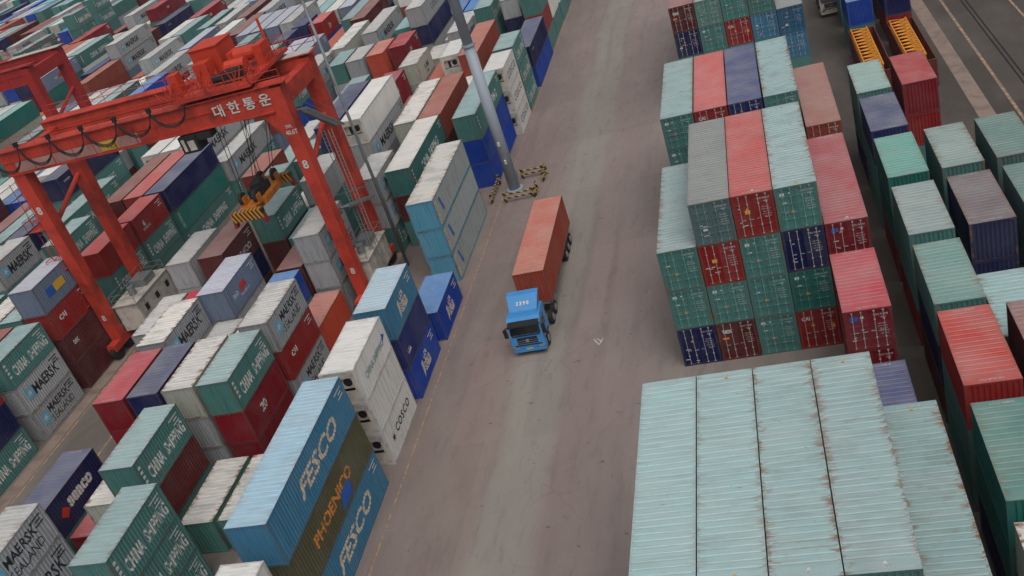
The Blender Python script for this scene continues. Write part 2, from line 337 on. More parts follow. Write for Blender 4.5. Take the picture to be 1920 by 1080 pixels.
def logo(root,c,code,L,h):
    a=W/2+.004; y0=-L/2; z=h/2; near=(root.location-CAM).length<105 and c!='w'
    def sd(s,m,y,zz,hg,wd,**k):
        if near: wall_text(root,s,m,y,zz,hg,wd,L,**k)
        else: put_text(root,s,m,SIDE,(a,y,zz),hg,wd,**k)
    if code=='cs': sd('CHINA  SHIPPING',PW,.3,z-.2,.92,4.7*min(1.35,L/6.06),bold=.03); 
    if code=='cs':
        for i in range(4): flat(root,'painted_mark',PW,SIDE,(a,y0+.42,h-.55-.36*i),rect(.26,.22))
    if code=='cw': sd('CHINA SHIPPING',PTEAL,.1,z-.1,.5,3.9); flat(root,'painted_mark',PBL,SIDE,(a,2.3,z+.1),[(-.3,-.3),(.3,0),(-.1,.3)])
    if code in('mk','ms'):
        q=1.15 if L<7 else 1.6
        flat(root,'painted_panel',PLB,SIDE,(a,y0+q,z+(.1 if code=='mk' else .1)),rect(.95,.95)); flat(root,'painted_star',PW,SIDE,(a+.003,y0+q,z+.1),star(.4))
        if code=='mk': sd('MAERSK',PK,y0+q+.55+(1.75 if L<7 else 3.0),z+.05,.95,3.5 if L<7 else 5.0,bold=.02)
        else: sd('MAERSK',PK,y0+q+.55+1.65,z+.45,.7,3.1,bold=.02); sd('SEALAND',PK,y0+q+.55+1.65,z-.45,.62,3.2)
    if code=='fe': sd('FESCO',PBE,.6,z+.0,1.1,6.2,bold=.025,shear=.3)
    if code=='in': sd('PHOENICO',POL,-.2,z,.8,6.2,bold=.03); flat(root,'painted_panel',PBL,SIDE,(a,1.3,.75),[(-.95,-.45),(.8,-.45),(.95,.5),(-.5,.5)])
    if code=='co': sd('COSCO',PK,.55,z+.05,.62,3.2,bold=.02,space=1.25); flat(root,'painted_mark',PK,SIDE,(a,-1.75,z-.05),star(.36))
    if code=='lg': 
        for i,(s,wd) in enumerate((('LSA',1.0),('blue',1.5),('ocean',1.6))): sd(s,PBE,.1,z+.45-.45*i,.42,wd,bold=.04)
        flat(root,'painted_mark',PBE,SIDE,(a,-.85,z-.1),[(-.35,-.7),(.1,-.2),(.1,.6),(-.25,.5)])
    if code=='ln': sd('LSA',PW,-1.9,z-.3,.4,.8,bold=.04)
    if code=='co2': sd('COSCO',PK,0,z,.8,4.6,space=1.2)
    if code=='ca': sd('CAI',PW,-1.4,z+.2,.5,.95,bold=.03)
    if code=='da': sd('DAEWOO',PW,.2,z-.35,.62,3.4,bold=.02)
    if code=='se': sd('seaco',PW,.3,z+.1,.75,2.9,bold=.05); flat(root,'painted_mark',PRED,SIDE,(a,-1.75,z-.1),[(-.5,0),(0,-.45),(.5,0),(0,.45)])
    if code=='po': sd('P&O',PW,-1.6,z,.42,.9,bold=.03); flat(root,'painted_panel',PRED,SIDE,(a,-.3,z+.1),[(-.5,-.35),(.75,-.2),(.6,.35),(-.4,.3)]); sd('Nedlloyd',PW,0,z-.5,.3,1.6)
    if code=='po2': flat(root,'painted_panel',PBL,SIDE,(a,-1.2,z),rect(1.1,.75)); sd('P&O',PW,-1.2,z,.4,.8,bold=.03); flat(root,'painted_panel',PY,SIDE,(a,.15,z),rect(1.5,.75)); sd('MSC',PK,.15,z,.4,1.0)
    if code=='hy': sd('6',PW,-1.5,z+.2,.6,.4,bold=.03); sd('HAMBURG',PW,-1.3,z-.35,.3,1.5)
    if code=='ev': put_text(root,'UNIGLORY',PW,SIDE,(a,y0+.55,z),.45,1.9,rot=-math.pi/2)
    if code=='wl': sd('HANJIN',PW,y0+1.5,z+.5,.32,1.3)
    if code=='nl': sd('20',PW,-.6,z,.7,.9,bold=.03)
    if code=='hl': sd('K LINE',PK,.2,z,.55,1.8,bold=.03); sd('LINE',PK,.2,z-.7,.3,.9)
    if code=='ap': sd('Okean',PW,0,z,.9,2.8,shear=.3)
    if code=='tx': sd('tex',PW,-1.6,z+.3,.5,.8,bold=.03)
    if code=='tr':
        flat(root,'painted_panel',PBE,SIDE,(a,y0+.35,z),rect(.5,2.0)); put_text(root,'TREKOU',PK,SIDE,(a+.003,y0+.35,z),.3,1.7,rot=-math.pi/2)
        flat(root,'painted_mark',PBL,SIDE,(a,y0+1.7,z+.05),[(-.35,.7),(.0,.75),(.45,-.5),(.15,-.7)])
    if code in('cs','ms','mk','ca','fe','da','hy','lg','po'):
        for i,wd in enumerate((1.1,.5,.8)): flat(root,'id_number',PW if code not in('mk','ms') else PK,SIDE,(a,L/2-.95+(.15 if i else 0),h-.42-.24*i),rect(wd,.09))
ROOTS=[]
def container(x,y,z,L,h,c,code='',top=False,door=None,detail=2,rust=None,walls=None,endc=None,label='',group='stacked shipping containers'):
    """x,y = centre, z = base"""
    side,roof,ru,nm=COL[c]; rng=random.Random(int(x*37+y*91+z*13)); j=rng.uniform(.86,1.1); j2=rng.uniform(.8,1.04)
    ru=ru if rust is None else rust
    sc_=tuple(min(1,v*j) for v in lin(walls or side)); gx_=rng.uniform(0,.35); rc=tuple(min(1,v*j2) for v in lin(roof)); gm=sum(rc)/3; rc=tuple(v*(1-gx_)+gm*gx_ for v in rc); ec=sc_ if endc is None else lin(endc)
    root=link('shipping_container',None,loc=(x,y,z)); tag(root,label,'container',group); ROOTS.append(root)
    smooth=(c=='w')
    fr=link('frame',frame_mesh(L,h),root); fr.color=ec+(ru,)
    for s in (1,-1):
        wl=link('side_wall',wall_mesh(L,h,smooth),root,(s*W/2,0,0),(0,0,0 if s>0 else math.pi)); wl.color=sc_+(ru*.5,)
    for s in (-1,1):
        if s==-1 and (door or c=='w'): continue
        e=link('end_wall',end_mesh(h),root,(0,s*L/2,0),(0,0,0 if s<0 else math.pi)); e.color=ec+(ru*.6,)
    if top:
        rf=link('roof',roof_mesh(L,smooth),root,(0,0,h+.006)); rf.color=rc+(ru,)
        if detail>1:
            put_text(root,'CCLU 4%05d'%rng.randrange(99999),PW,Matrix.Identity(3),(.0,L/2-.24,h+.012),.15,1.0,name='roof_number')
            if x>0 and L>7 and rng.random()<.6: flat(root,'warning_sticker',PY,Matrix.Identity(3),(.1,L/2-.44,h+.012),[(-.09,-.07),(.09,-.07),(0,.09)])
            put_text(root,'CCLU 4%05d 45G1'%rng.randrange(99999),PW,Matrix.Identity(3),(.0,-L/2+.22,h+.012),.13,1.05,name='roof_number')
            if L>7 and x>0: flat(root,'warning_sticker',PY if rng.random()<.5 else PW,Matrix.Identity(3),(.1,-L/2+.38,h+.012),[(-.11,-.08),(.11,-.08),(0,.11)])
    if door:
        for sgn in (-1,1):
            d=link('door',door_mesh(h,sgn),root,(0,-L/2,0)); d.color=sc_+(ru*.3,)
            for px in (.32,.78): rd=link('lock_rod',rod_mesh(h),d,(sgn*px,.015,0),(0,0,0 if sgn<0 else math.pi)); rd.color=tuple(min(1,v*1.7+.04) if c in'gtx' else .36 for v in sc_)+(.2,)
        yy=-L/2-.0005-.03+.045
        def pt(s,m,px,pz,hg,wd,**k): put_text(root,s,m,FRONT,(px,-L/2+.02,pz),hg,wd,**k)
        num=rng.randrange(999999)
        pt(('CCLU %06d'if c in'gt' else 'TEXU %06d')%num,PW,.62,h-.42,.11,.75,name='door_number'); pt('45G1',PW,.75,h-.62,.1,.25,name='door_number')
        for i in range(5): pt('MAX GR  30480 KG' if i%2 else 'TARE  3900 KG',PW,.66+.02*i,h-1.0-.16*i,.07,.5 if i%2 else .4,name='door_number')
        if c in'gtG':
            if rng.random()<.8: flat(root,'round_emblem',PW,FRONT,(-.8,-L/2+.02,h-.5),rect(.26,.2)); flat(root,'round_emblem',PW,FRONT,(-.38,-L/2+.02,h-.46),rect(.1,.1))
            flat(root,'warning_sticker',PW,FRONT,(-.72,-L/2+.02,h-1.05),rect(.26,.07)); flat(root,'warning_sticker',PO,FRONT,(-.32,-L/2+.02,1.2),[(-.13,-.1),(.13,-.1),(0,.15)])
        elif door=='tex': pt('tex',PW,-.6,h-.65,.36,.6,bold=.03); flat(root,'warning_sticker',PO,FRONT,(-.75,-L/2+.02,h-1.2),rect(.4,.14))
        elif door=='cai': pt('CAI',PW,-.7,h-.65,.3,.5,bold=.03); flat(root,'warning_sticker',PO,FRONT,(-.33,-L/2+.02,h-1.15),[(-.14,-.1),(.14,-.1),(0,.15)]); flat(root,'warning_sticker',PO,FRONT,(.85,-L/2+.02,h-1.4),rect(.25,.3))
        else:
            if rng.random()<.6: flat(root,'warning_sticker',PO,FRONT,(-.34+rng.uniform(-.1,.1),-L/2+.02,h-rng.uniform(.6,1.1)),[(-.11,-.08),(.11,-.08),(0,.12)])
            if c=='r': flat(root,'warning_sticker',PY,FRONT,(-.38,-L/2+.02,h-1.2),rect(.3,.24))
            elif rng.random()<.5: flat(root,'warning_sticker',PW,FRONT,(rng.choice((-.75,-.5,.8)),-L/2+.02,rng.uniform(.7,1.6)),rect(.26,.16))
            if c=='c': flat(root,'warning_sticker',PBL,FRONT,(-.7,-L/2+.02,h-.55),rect(.4,.24)); flat(root,'round_emblem',PW,FRONT,(-.3,-L/2+.02,h-.5),rect(.16,.16))
            for q in range(3): flat(root,'id_number',PW,FRONT,(rng.uniform(-.95,-.3),-L/2+.02,rng.uniform(.3,2.0)),rect(rng.choice((.14,.22,.3)),.05))
    if c=='w' and not door:
        b_=TX.get(('reef',h))
        if b_ is None:
            b=MB(); a=W/2-.14
            b.quad((-a,.02,.16),(a,.02,.16),(a,.02,h*.42),(-a,.02,h*.42)); b.quad((-a,.03,h*.78),(a,.03,h*.78),(a,.03,h-.12),(-a,.03,h-.12))
            b.box(-a,.02,h*.42,-a+.25,.3,h*.78); b.box(a-.25,.02,h*.42,a,.3,h*.78); b.quad((-a+.25,.3,h*.42),(a-.25,.3,h*.42),(a-.25,.3,h*.78),(-a+.25,.3,h*.78))
            for i in range(7): b.box(-a+.3,.0,.3+.09*i,.1,.02,.34+.09*i)
            r1=b.mesh('cooling_unit',[WHSE]); b=MB()
            for i in range(16):
                t0=2*math.pi*i/16;t1=2*math.pi*(i+1)/16; b.poly([(.0,0,0),(.3*math.cos(t0),0,.3*math.sin(t0)),(.3*math.cos(t1),0,.3*math.sin(t1))])
            b.box(-.8,.0,-.42,-.5,.02,.3)
            b_=TX[('reef',h)]=(r1,b.mesh('fan',[DARK]))
        cu=link('cooling_unit',b_[0],root,(0,-L/2,0)); link('fan',b_[1],cu,(.35,.28,h*.6))
    if code: logo(root,c,code,L,h)
    return root
# ---- stacks: (block, x of right edge, y of near end, feet, tiers from the top 'colour:mark')
S=[]
def st(xr,y,ft,tiers,h=T,door=None,**k): S.append(dict(xr=xr,y=y,L=12.192 if ft==40 else 6.058,t=tiers.split(),h=h,door=door,k=k))
# road-side row, left
st(-18.9,-27.7,20,'w w w'); st(-19.0,-20.1,40,'b:fe l:in b:fe',HC); st(-19.0,-6.1,20,'w:cw w w:co'); st(-18.8,.8,20,'b:lg p:ln u:lg'); st(-18.5,8.0,20,'u:lg')
st(-19.2,17.0,40,'k:tr k:tr k:tr',end=(84,146,172),walls=(150,158,156),all=1); st(-19.1,35.2,40,'g:cs u u'); st(-18.3,47.6,20,'w:co2 w:co2 w:co2'); st(-18.4,54.5,20,'g:cs g:cs g:cs')
st(-18.2,61.9,40,'B:wl u'); st(-18.4,74.9,20,'g r g'); st(-18.4,81.6,20,'d w g'); st(-18.3,88.5,20,'w w g:cs'); st(-18.3,95.2,40,'d d g'); st(-18.4,108.5,40,'g m'); st(-18.4,121.5,40,'d g'); st(-18.4,134.5,40,'m B')
# second row
st(-26.45,24.5,20,'m:mk m:ms g:cs'); st(-23.4,25.2,40,'k:cs d g',walls=(52,104,100),rust=.3); st(-23.25,37.5,40,'s d d g'[0:5]); st(-25.9,37.3,40,'k m g'); st(-21.4,50.3,20,'g g'); st(-22.9,56.0,40,'s d g'); st(-25.5,57.2,20,'w m m'); st(-24.9,75.6,20,'g:cs g g'); st(-24.0,50.0,20,'k g')
# crane block
st(-28.8,-20.6,20,'g:cs g:cs g:cs'); st(-36.9,-21.0,20,'m:ms m:mk d'); st(-34.2,-12.7,20,'k g'); st(-39.7,-12.6,20,'B:se g:cs'); st(-31.6,-12.7,20,'g:cs d g'); st(-28.7,-12.5,20,'k',walls=(72,120,112)); st(-25.9,-12.5,20,'k',walls=(72,120,112))
st(-36.6,-5.2,20,'c c:tx d'); st(-33.9,-5.1,20,'B B m'); st(-31.2,-5.0,20,'k m m'); st(-28.5,-5.0,20,'g:cs c:nl c')
st(-39.6,1.7,20,'k m'); st(-36.9,1.7,20,'k:mk m g',walls=(140,142,146)); st(-34.1,1.8,20,'m g'); st(-31.4,1.8,20,'m m'); st(-28.3,1.8,20,'m:ms r:ca m:ms',rust=.7)
st(-34.8,8.0,20,'P:po m g'); st(-31.6,8.5,20,'u g'); st(-28.8,8.5,20,'o'); st(-31.6,15.0,20,'d d'); st(-28.9,15.1,20,'m:mk m:mk m'); st(-41.2,14.8,20,'m m m'); st(-38.0,14.8,20,'d:da B d')
st(-35.4,21.0,20,'g:cs d r'); st(-32.7,21.0,20,'g g'); st(-41.3,32.2,20,'s d d'); st(-38.4,27.5,20,'g g g'); st(-35.2,27.6,20,'w g'); st(-32.9,27.5,20,'m g g')
st(-29.9,34.0,40,'w m:mk m g'); st(-32.6,34.0,40,'p B m g'); st(-37.0,45.5,40,'g m g'); st(-32.2,50.3,20,'c:ca r m',rust=.1); st(-29.4,48.0,20,'d g'); st(-30.8,57.3,20,'k:hl m c'); st(-33.6,57.3,20,'s d'); st(-28.1,54.5,40,'s d g'[0:3]); st(-30.8,66.5,20,'k m')
st(-37.7,65.9,20,'o:nl o g'); st(-40.5,65.6,20,'m m m'); st(-43.2,65.6,20,'g m m'); st(-42.2,78.2,40,'m:mk g:cs g'); st(-47.2,88.4,40,'d d g'); st(-36.3,75.6,20,'g:cs g m'); st(-33.5,74.2,40,'m:co2 B m m'); st(-37.2,86.5,40,'w m g'); st(-47.4,67.5,20,'m:mk m:mk g')
st(-55.8,93.0,20,'r:nl u:ap g'); st(-49.2,90.0,40,'g:cs g g'); st(-60.0,80.5,20,'t g:cs d'); st(-60.0,87.0,20,'p:wl B d'); st(-59.2,94.0,20,'p B g'); st(-68.5,91.5,20,'g:cs m g'); st(-74.1,101.0,40,'d g m'); st(-73.8,113.8,40,'m:mk m g')
st(-83.0,87.6,40,'m:mk d g'); st(-83.6,100.6,40,'P:po m g'); st(-82.5,113.8,40,'m:ms d g'); st(-104.5,102.0,40,'B:wl B d'); st(-104.3,116.0,40,'d d g'); st(-103.9,130.0,40,'B:wl u g')
for xx,yy in ((-121,128),(-125,142),(-133,112),(-118,155)): st(xx,yy,20,'g:cs g:cs g:cs g:cs g:cs',HC)
st(-136,128,40,'g:cs B:wl B g')
# third block
st(-52.9,-4.6,20,'r B g:cs'); st(-52.9,2.8,20,'g:cs m:mk m:ms'); st(-52.8,9.8,20,'P:po2 r:ca d:tx d'); st(-55.5,9.8,20,'g m m'); st(-58.2,9.8,20,'k g m'); st(-54.2,20.8,20,'r g:cs g'); st(-54.0,27.2,20,'r:hy g:cs g'); st(-53.7,33.7,40,'B t:ev g:cs'); st(-56.4,33.7,40,'r d g'); st(-59.1,33.7,40,'d g m')
st(-55.6,2.8,20,'d m g'); st(-58.3,2.8,20,'m c m'); st(-55.6,-4.6,20,'m g m'); st(-57.1,20.6,20,'g m'); st(-61.4,25.3,20,'g:cs g:cs g'); st(-57.0,27.2,20,'g B'); st(-61.7,16.4,20,'m:mk g g g'); st(-61.5,9.8,20,'g g g'); st(-64.7,30.2,40,'g:cs g:cs g'); st(-68.6,38,40,'B:wl g:cs g g')
st(-52.9,46.2,40,'m:mk g:cs'); st(-55.7,46.2,40,'m:mk m g'); st(-58.6,46.8,20,'w m m'); st(-61.3,46.8,20,'w m g')
# right of the road: door faces
dk=dict(door=1)
x0=0.0
st(2.44,-0.0,40,'g g B',HC,door='n'); st(4.93,0,40,'x r g d',2.88,door='n'); st(7.41,0,40,'r g g g',2.88,door='n'); st(9.89,0,40,'g B t r',2.88,door='n'); st(12.38,0,40,'c d d',2.88,door='n')
st(12.32,-8.1,20,'c c d',T,door='n'); st(12.52,-15.4,20,'p g',T)
for i in range(4): st(3.0+2.48*i,-29.0,40,'g g g g',2.88,rust=(.15,.35,.7,.6)[i])
st(12.98,-28.2,40,'G g d',T)
st(2.5,17.1,40,'g g g g',T,door='n',rust=.5); st(5.02,17.1,40,'r r g d',T,door='n'); st(7.54,17.1,40,'p B g g',T,door='n'); st(10.1,17.1,40,'g g m g',T,door='n',rust=.9); st(12.66,16.2,40,'s d g',T,door='n')
st(2.45,45.0,40,'d B g g',T,door='n'); st(4.95,45.0,40,'m g g g',T,door='n',walls=(96,140,130)); st(7.45,45.0,40,'g r g g',T,door='n'); st(9.95,45.0,40,'g b g g',T,door='n'); st(12.45,45.0,40,'x b g',T,door='n',walls=(44,92,124))
for i,cc in enumerate(('d g g','g m g','r g B','g g g','m d g')): st(2.45+2.5*i,59.0,40,cc,T,door='n')
XL=14.28+W
for yy,tt in ((20.3,'g g B'),(13.2,'p g g'),(5.95,'t t r'),(-1.4,'g g r'),(-8.6,'g B d'),(-15.3,'r g g'),(-22.6,'t t B'),(-29.8,'k g d')): st(XL,yy,20,tt,rust=.5 if tt[0]=='g' else None,roofc={20.3:(150,178,172),5.95:(110,166,154),-1.4:(146,162,160),-8.6:(116,152,146),-15.3:(186,74,68),-22.6:(88,134,126)}.get(yy))
XY=17.45+W
for yy,tt in ((20.2,'c r g'),(5.9,'g g g'),(-1.4,'B B r'),(-15.4,'d d B'),(-22.4,'g r g'),(-29.6,'d g')): st(XY,yy,20,tt,**(dict(roofc=(116,106,110),rust=.8) if yy==-1.4 else dict(roofc=(168,62,64)) if yy==20.2 else dict(roofc=(140,160,156),rust=.7) if tt[0]=='g' else {}))
st(XY-.05,-8.6,20,'g r')
XZ=20.6+W
for yy,tt in ((5.95,'G g g'),(-1.3,'G g g'),(-8.6,'g d'),(-15.4,'m g g'),(-22.6,'g g g')): st(XZ,yy,20,tt,roofc=(98,130,124))
st(19.2,50.0,20,'u g'); st(22.8,50.6,20,'B r'); st(19.2,58,20,'g g'); st(22.8,58,20,'r B')
# ---- fill behind and between (distant blocks)
rng=random.Random(11)
def occ(xr,y,L):
    for s in S:
        if xr>s['xr']-W-.12 and xr-W<s['xr']+.12 and y<s['y']+s['L']+.15 and y+L>s['y']-.15: return True
    return False
POOL=['g:cs','g:cs','g:cs','g','g','m:mk','m:mk','m:ms','m','m','k','w','d','d','B:wl','B','s','k','c:ca','P:po','u','t','m']
BN={}
def fill(xs,ys,ft,nmax,nmin=1,p=.93):
    L=12.192 if ft==40 else 6.058
    for xr in xs:
        for y in ys:
            if rng.random()>p or occ(xr,y,L): continue
            key=(round(y),len(xs)); 
            if key not in BN: BN[key]=(rng.randint(nmin,nmax),rng.choice(POOL))
            n=max(nmin,min(nmax,BN[key][0]+rng.choice((0,0,0,-1,1)))); c0=rng.choice((BN[key][1],rng.choice(POOL)))
            S.append(dict(xr=xr,y=y+rng.uniform(-.15,.15),L=L,t=[c0 if rng.random()<.55 else rng.choice(POOL) for _ in range(n)],h=T,door=None,k={}))
def fr(a,b,s): 
    o=[];v=a
    while v<b: o.append(v); v+=s
    return o
fill([-28.75,-31.5,-34.2,-36.95,-39.7,-42.4],[-27.8,-20.4,-12.6],20,1,1,.8)
fill([-39.7,-42.4],[-12.6,-5.1],20,0,0,0)
fill([-31.5,-34.2,-36.95,-39.7,-42.4],[8.2,14.9,21.3,27.8,34.3,40.8,47.3,53.8],20,2,1,.95)
fill([-52.9,-55.6,-58.3,-61.0,-63.7,-66.4],[-26,-19.3,-12.6,-4.6,2.8,9.8,20.8,27.2],20,3,2,.97)
fill([-55.8,-58.5,-61.2,-63.9,-66.6,-69.3],[33.7,46.2],40,3,2,.97)
fill([-21.4],[50,63.5,76.5,89.5,102.5,115.5,128.5],40,3,2,.95)
fill([-24.1,-26.8,-29.5,-32.2,-34.9,-37.6,-40.3,-43.0,-45.7,-48.4],[60.5,67],20,3,2,.95)
fill([-24.1,-26.8,-29.5,-32.2,-34.9,-37.6,-40.3,-43.0,-45.7,-48.4],[74,87,100,113,126,139],40,3,2,.95)
fill([-52.6,-55.3,-58.0,-60.7,-63.4,-66.1,-68.8,-71.5],[60,73,86,99,112,125,138,151],40,3,2,.95)
fill([-75.5-2.72*i for i in range(8)],fr(-16,190,13),40,3,2,.93)
fill([-101.4-2.72*i for i in range(8)],fr(30,215,13),40,4,2,.93)
fill([-128.5-2.72*i for i in range(9)],fr(60,240,13),40,4,3,.93)
fill([-158.5-2.72*i for i in range(10)],fr(90,260,13),40,4,3,.93)
fill([-190.5-2.72*i for i in range(10)],fr(120,280,13),40,4,3,.93)
# ---- flatten to single containers
BX=[]
bases={}
for si,s in enumerate(S):
    n=len(s['t'])
    for i,tt in enumerate(s['t']):
        z=(n-1-i)*s['h']; c,_,code=tt.partition(':'); BX.append((s['xr']-W,s['y'],z,s['xr'],s['y']+s['L'],z+s['h'],si,i,c,code))
BA=np.array([b[:6] for b in BX])
# how large does each box show: cast a grid of sight lines from the main view point
RX,RY=288,162; u,v=np.meshgrid((np.arange(RX)+.5)/RX*1920,(np.arange(RY)+.5)/RY*1080)
Rm=np.array(cr); D=np.stack([(u.ravel()-960)/1874.55,-(v.ravel()-540)/1874.55,-np.ones(u.size)],1)@Rm.T
O=np.array(CAM); best=np.full(len(D),1e9); hit=np.full(len(D),-1); inv=1/D
for i,b_ in enumerate(BA):
    t0=(b_[:3]-O)*inv; t1=(b_[3:]-O)*inv; tn=np.minimum(t0,t1).max(1); tf=np.maximum(t0,t1).min(1)
    m=(tn<tf)&(tn>0)&(tn<best); best[m]=tn[m]; hit[m]=i
cnt=np.bincount(hit[hit>=0],minlength=len(BA))
order=[i for i in np.argsort(-cnt) if cnt[i]>0]; keep=set(order[:296])
print('containers',len(BA),'seen',len(order))
ORD=['first','second','third','fourth','fifth','sixth','seventh','eighth','ninth','tenth','eleventh','twelfth','thirteenth','fourteenth','fifteenth','sixteenth','seventeenth','eighteenth','nineteenth','twentieth']
def ordn(i):
    if i>=49: return 'fiftieth' if i==49 else ('sixtieth' if i==59 else 'seventieth' if i==69 else ('fifty-' if i<59 else 'sixty-' if i<69 else 'seventy-')+ORD[(i-50)%10])
    return ORD[i] if i<20 else ('twenty-'+ORD[i-20] if i<29 else 'thirtieth' if i==29 else 'thirty-'+ORD[min(i-30,8)] if i<39 else 'fortieth' if i==39 else 'forty-'+ORD[min(i-40,8)])
sided={'left':[],'right':[]}
for si,s in enumerate(S): sided['left' if s['xr']<-10 else 'right'].append(si)
rank={}
for sd_,l in sided.items():
    keys=sorted({round(S[i]['xr']/.9) for i in l},reverse=(sd_=='left'))
    for r,kx in enumerate(keys):
        for q,i in enumerate(sorted([i for i in l if round(S[i]['xr']/.9)==kx],key=lambda i:S[i]['y'])): rank[i]=(sd_,r,q)
rest=MB(); restc=[]
for i,b_ in enumerate(BX):
    s=S[b_[6]]; n=len(s['t']); lvl=b_[7]; c,code=b_[8],b_[9]
    if i in keep:
        sd_,r,q=rank[b_[6]]
        tier='top' if lvl==0 else ('second from top' if lvl==1 else ('third from top' if lvl==2 else ordn(lvl)+' from top'))
        nm=COL[c][3]; ln='long' if s['L']>7 else 'short'
        lab=f"{ln} {nm} container {tier} in {ordn(q)} stack back, {ordn(r)} row {sd_} of road"
        k=s['k']; dr=None
        if s['door']: dr={'d':'tex','r':'cai'}.get(c,'plain') if not (c=='r' and lvl<2 and s['y']<1) else 'plain'
        x=(b_[0]+b_[3])/2; y=(b_[1]+b_[4])/2
        kw={}
        if 'walls' in k and (lvl==0 or k.get('all')): kw['walls']=k['walls']
        if 'end' in k: kw['endc']=k['end']
        if k.get('rust') is not None: kw['rust']=k['rust']
        dist=math.hypot(x-CAM.x,y-CAM.y)
        o=container(x,y,b_[2],s['L'],s['h'],c,code,lvl==0,dr,2 if dist<75 else 1,label=lab,**kw)
        if k.get('roofc') and lvl==0:
            for ch in o.children:
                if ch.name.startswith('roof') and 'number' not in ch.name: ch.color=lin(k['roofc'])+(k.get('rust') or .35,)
    else:
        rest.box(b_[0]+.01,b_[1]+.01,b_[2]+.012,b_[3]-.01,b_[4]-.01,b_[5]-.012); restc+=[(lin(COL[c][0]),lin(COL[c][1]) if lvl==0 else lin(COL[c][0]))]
t=NT('distant_paint'); at=t.n('ShaderNodeVertexColor',layer_name='Col'); tc=t.n('ShaderNodeTexCoord')
t.l(t.mix(t.math('MULTIPLY',t.step(t.noise(tc.outputs['Object'],.6,4),.5,.75),.3),at.outputs[0],(.1,.09,.08)),t.b.inputs['Base Color']); t.b.inputs['Roughness'].default_value=.6
me=rest.mesh('stacked_containers',[t.m]); ca=me.color_attributes.new('Col','FLOAT_COLOR','CORNER'); arr=[]
for sdc,rfc in restc:
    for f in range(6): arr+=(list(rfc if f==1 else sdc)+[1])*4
ca.data.foreach_set('color',arr)
tag(link('container_mass',me),'distant and half hidden containers filling out the far stacks','containers',kind='stuff')
# ---------------------------------------------------------------- open-top containers with yellow booms
def open_top(x,y,z,label,lab2):
    L=12.192;h=T; side=lin((104,40,36)); root=link('open_top_container',None,loc=(x,y,z)); tag(root,label,'container','open containers carrying crane booms')
    f=link('frame',frame_mesh(L,h),root); f.color=side+(.4,)
    for s in (1,-1):
        o=link('side_wall',wall_mesh(L,h),root,(s*W/2,0,0),(0,0,0 if s>0 else math.pi)); o.color=side+(.4,)
        b=MB(); l=L/2-.14; b.quad((-.07,-l,.1),(-.07,-l,h-.08),(-.07,l,h-.08),(-.07,l,.1))
        o=link('wall_lining',b.mesh('wall_lining',[PAINT]),root,(s*W/2,0,0),(0,0,0 if s>0 else math.pi)); o.color=side+(.4,)
    for s in (-1,1):
        o=link('end_wall',end_mesh(h),root,(0,s*L/2,0),(0,0,0 if s<0 else math.pi)); o.color=side+(.3,)
        b=MB(); b.quad((-1.08,.08,.1),(-1.08,.08,h-.1),(1.08,.08,h-.1),(1.08,.08,.1)); o=link('wall_lining',b.mesh('wall_lining',[PAINT]),root,(0,s*L/2,0),(0,0,0 if s<0 else math.pi)); o.color=side+(.3,)
    # lattice boom
    r=link('lattice_boom',None,loc=(x-.25,y+.3,z+.9)); tag(r,lab2,'crane boom','yellow crane booms lying in open containers')
    b=MB(); hw,hh,hl=.75,.95,5.4
    for sx in (-1,1):
        for zz in (.1,2*hh): b.tube((sx*hw,-hl,zz),(sx*hw,hl,zz),.07,6)
    link('chord',b.mesh('chord',[YB]),r)
    b=MB(); n=12
    for i in range(n):
        y0=-hl+2*hl*i/n; y1=-hl+2*hl*(i+1)/n; ym=(y0+y1)/2
        b.tube((-hw,y0,2*hh),(hw,ym,2*hh),.04,5); b.tube((hw,ym,2*hh),(-hw,y1,2*hh),.04,5); b.tube((-hw,y0,2*hh),(hw,y0,2*hh),.035,5)
        for sx in (-1,1): b.tube((sx*hw,y0,.1),(sx*hw,ym,2*hh),.04,5); b.tube((sx*hw,ym,2*hh),(sx*hw,y1,.1),.04,5)
    link('lacing',b.mesh('lacing',[YB]),r)
open_top(17.75,42.9,0,'maroon open top container holding a yellow boom, left one of the pair','yellow lattice boom in the left maroon open container, clearing its near rim')
open_top(21.4,43.0,0,'maroon open top container holding a yellow boom, right one of the pair','yellow lattice boom in the right maroon open container behind the red container')
